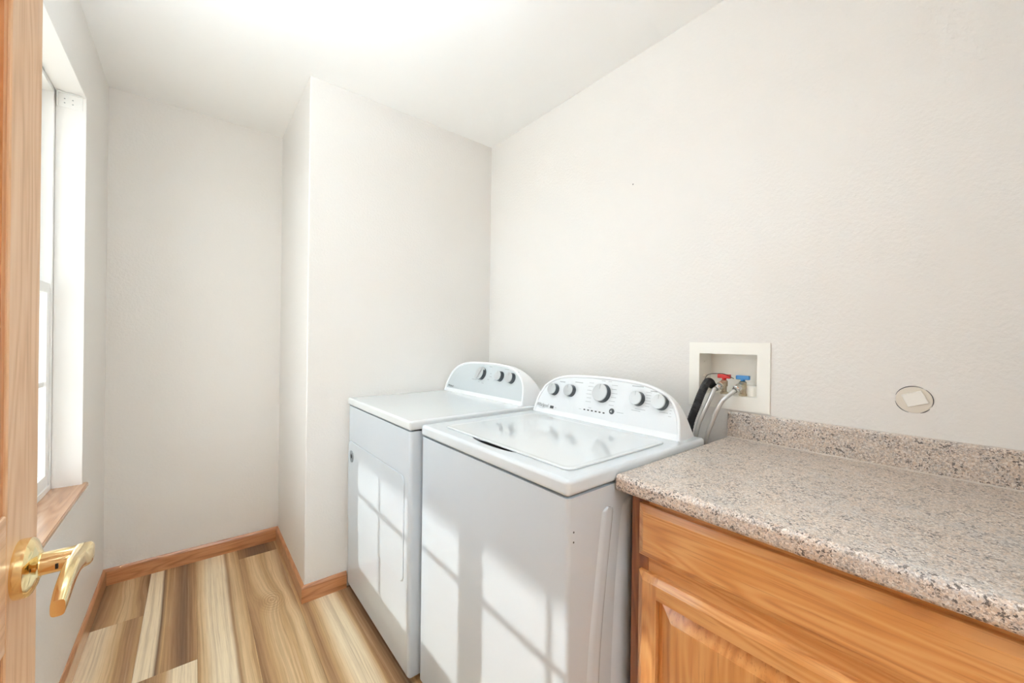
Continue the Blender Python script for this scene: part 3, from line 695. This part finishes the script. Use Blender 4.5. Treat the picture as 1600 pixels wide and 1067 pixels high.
# ------------------------------------------------------------------ washer supply box in the wall
ob = empty('washer_supply_box', (XR, (BY0 + BY1) / 2, BZ0), 'white plastic washer supply box recessed in the wall above the backsplash', 'supply box')
Pb = lambda u, v, d: Vector((XR - .005 + d, u, v))
obj('flange', panel_with_holes((.447, .711), (.992, 1.2215), [(BY0 + .004, BY1 - .004, BZ0 + .004, BZ1 - .004)], Pb, .0045), M['boxw'], ob)
b_ = BM(); g = .0006
A = [(BY0 + g, BZ0 + g), (BY1 - g, BZ0 + g), (BY1 - g, BZ1 - g), (BY0 + g, BZ1 - g)]
Bq = [(BY0 + .004, BZ0 + .004), (BY1 - .004, BZ0 + .004), (BY1 - .004, BZ1 - .004), (BY0 + .004, BZ1 - .004)]
X0, X1 = XR + .0002, XR + .092
loft(b_, [[Vector((x, u, v)) for u, v in Q] for x, Q in ((X1, Bq), (X0, Bq), (X0, A), (X1 + .003, A))], cap=False)
b_.faces.ensure_lookup_table()
bmesh.ops.contextual_create(b_, geom=[]) if False else None
vsx = [v for v in b_.verts]
b_.faces.new(vsx[0:4]); b_.faces.new(vsx[12:16])
obj('liner', b_, M['boxw'], ob)
for z in (1.150, 1.098): obj('side_ledge', box(BM(), XR + .03, XR + .06, BY1 - .009, BY1 - .0041, z, z + .004), M['boxw'], ob)
obj('drain_boss', lathe(BM(), [(0, 0), (.026, 0), (.026, .032), (.021, .036), (0, .036)], (XR + .045, BY0 + .034, BZ0 + .0042), (0, 0, 1), 24), M['boxw'], ob, smooth=35)
def valve(name_label, y, lever_mat):
    x = XR + .020; z = BZ0 + .0042
    v = obj('valve', lathe(BM(), [(0, 0), (.013, 0), (.013, .006), (.009, .008), (.009, .026), (.0115, .028), (.0115, .046), (.008, .049), (.005, .050), (.005, .056), (0, .056)], (x, y, z), (0, 0, 1), 20), M['vbrass'], ob, smooth=30, label=name_label)
    obj('spout', lathe(BM(), [(0, 0), (.010, 0), (.010, .012), (.0135, .014), (.0135, .026), (.012, .028), (0, .028)], (x - .004, y, z + .036), (-.93, .10, -.25), 20), M['vbrass'], v, smooth=30)
    obj('coupling', lathe(BM(), [(0, -.004), (.0118, -.004), (.0125, -.002), (.0125, .010), (.0095, .013), (.0088, .020), (0, .020)], (x - .030, y + .003, z + .029), (-.90, .25, -.45), 20), M['coupl'], v, smooth=30)
    b_ = BM(); box(b_, x - .007, x + .007, y - .021, y + .021, z + .055, z + .069, .002, 2)
    for q in b_.verts:
        if abs(q.co.y - y) < .012: q.co.z = min(q.co.z, z + .067)
    obj('lever', b_, lever_mat, v)
    obj('lever_hub', lathe(BM(), [(0, 0), (.007, 0), (.007, .012), (0, .012)], (x, y, z + .050), (0, 0, 1), 16), lever_mat, v)
    return Vector((x - .004 - .026, y + .003, z + .029))
va = valve('brass valve with a red lever', .597, M['red'])
vb = valve('brass valve with a blue lever', .536, M['blue'])
def hose(pts, r, mat, name, label, cat, rib=0, n=24, group=None):
    return obj(name, tube(BM(), smooth_path(pts, n), r, 14, rib), mat, smooth=80 if not rib else 30, label=label, cat=cat)
hose([va + Vector((-.019, .005, -.009)), va + Vector((-.028, .008, -.016)), (1.375, .615, 1.010), (1.352, .634, .940), (1.345, .648, .850), (1.345, .66, .70), (1.345, .68, .50)], .0072, M['hose'], 'supply_hose', 'braided grey supply hose curving down from the valve with red lever', 'hose')
hose([vb + Vector((-.019, .005, -.009)), vb + Vector((-.028, .008, -.016)), (1.378, .572, 1.020), (1.362, .593, .955), (1.352, .610, .880), (1.348, .62, .70), (1.345, .64, .50)], .0072, M['hose'], 'supply_hose', 'braided grey supply hose curving down from the valve with blue lever', 'hose')
dr = hose([(1.452, .634, 1.066), (1.430, .632, 1.080), (1.405, .632, 1.080), (1.383, .638, 1.050), (1.368, .650, 1.000), (1.358, .668, .930), (1.352, .68, .80), (1.35, .70, .55)], .0125, M['rubber'], 'drain_hose', 'thick black ribbed drain hose leaning out of the supply box', 'hose', rib=.09, n=16)
obj('tie_wire', tube(BM(), smooth_path([(1.396, .640, 1.076), (1.400, .634, 1.100), (1.405, .624, 1.110), (1.415, .606, 1.113), (1.43, .584, 1.112), (1.437, .556, 1.098)], 6), .0011, 6), M['black'], dr)

# ------------------------------------------------------------------ small marks on the wall
cp = empty('wall_cover', (XR, .1245, 1.043), 'round plaster-smeared cable cover with a folded white paper scrap, on the wall above the counter', 'wall cover')
c0 = Vector((XR, .1245, 1.079))
rngs = random.Random(3)
def blob(r, x, jit, n=40): return [c0 + Vector((-x, math.cos(a) * (r + rngs.uniform(-jit, jit)), math.sin(a) * (r + rngs.uniform(-jit, jit)))) for a in [2 * math.pi * k / n for k in range(n)]]
obj('plaster_disc', loft(BM(), [blob(.0335, -.001, .0003), blob(.0335, .0012, .0003), blob(.030, .0022, .001), blob(.016, .0012, .001)]), M['plaster'], cp, smooth=40)
for a0, a1 in ((15, 118), (128, 205), (215, 250), (285, 350)):
    pts = [c0 + Vector((-.0008, math.cos(math.radians(a)) * .0348, math.sin(math.radians(a)) * .0348)) for a in [a0 + (a1 - a0) * k / 14 for k in range(15)]]
    obj('crack', tube(BM(), pts, lambda u: .0003 + .0006 * math.sin(math.pi * u), 5), M['ink'], cp)
b_ = BM(); box(b_, -.0075, -.0022, -.020, .020, -.0165, .0165, .0006, 1)
bmesh.ops.rotate(b_, verts=b_.verts[:], cent=(0, 0, 0), matrix=Matrix.Rotation(math.radians(-22), 3, 'X'))
bmesh.ops.rotate(b_, verts=b_.verts[:], cent=(0, 0, 0), matrix=Matrix.Rotation(math.radians(-9), 3, 'Y'))
bmesh.ops.translate(b_, verts=b_.verts[:], vec=c0 + Vector((0, -.002, .004)))
obj('paper_scrap', b_, M['paper'], cp)
obj('nail_hole', lathe(BM(), [(0, 0), (.0028, 0), (.0022, .0006), (0, .0006)], (XR + .0001, .967, 1.890), (-1, 0, 0), 10), M['ink'], label='tiny dark nail hole high on the right wall', cat='nail hole')

br = empty('blind_bracket', ((GX + XL) / 2, WY1, 2.087), 'white metal blind bracket with four screw holes at the window head', 'bracket')
yb_ = WY1 - .0045
bm = box(BM(), GX + .006, XL - .009, yb_ - .0022, yb_ - .0002, 2.084, 2.136, .0008, 1)
pl_ = obj('bracket_plate', bm, M['vinyl'], br)
obj('bracket_lip', box(BM(), GX + .006, GX + .0078, yb_ - .016, yb_ - .0024, 2.084, 2.136, .0005, 1), M['vinyl'], br)
obj('bracket_top', box(BM(), GX + .008, XL - .009, yb_ - .016, yb_ - .0024, 2.1345, 2.136, .0004, 1), M['vinyl'], br)
for xx in (.024, .045):
    for zz in (2.100, 2.116): obj('screw_hole', lathe(BM(), [(0, 0), (.0022, 0), (.0022, .0006), (0, .0006)], (GX + xx, yb_ - .0021, zz), (0, -1, 0), 10), M['inkg'], br)
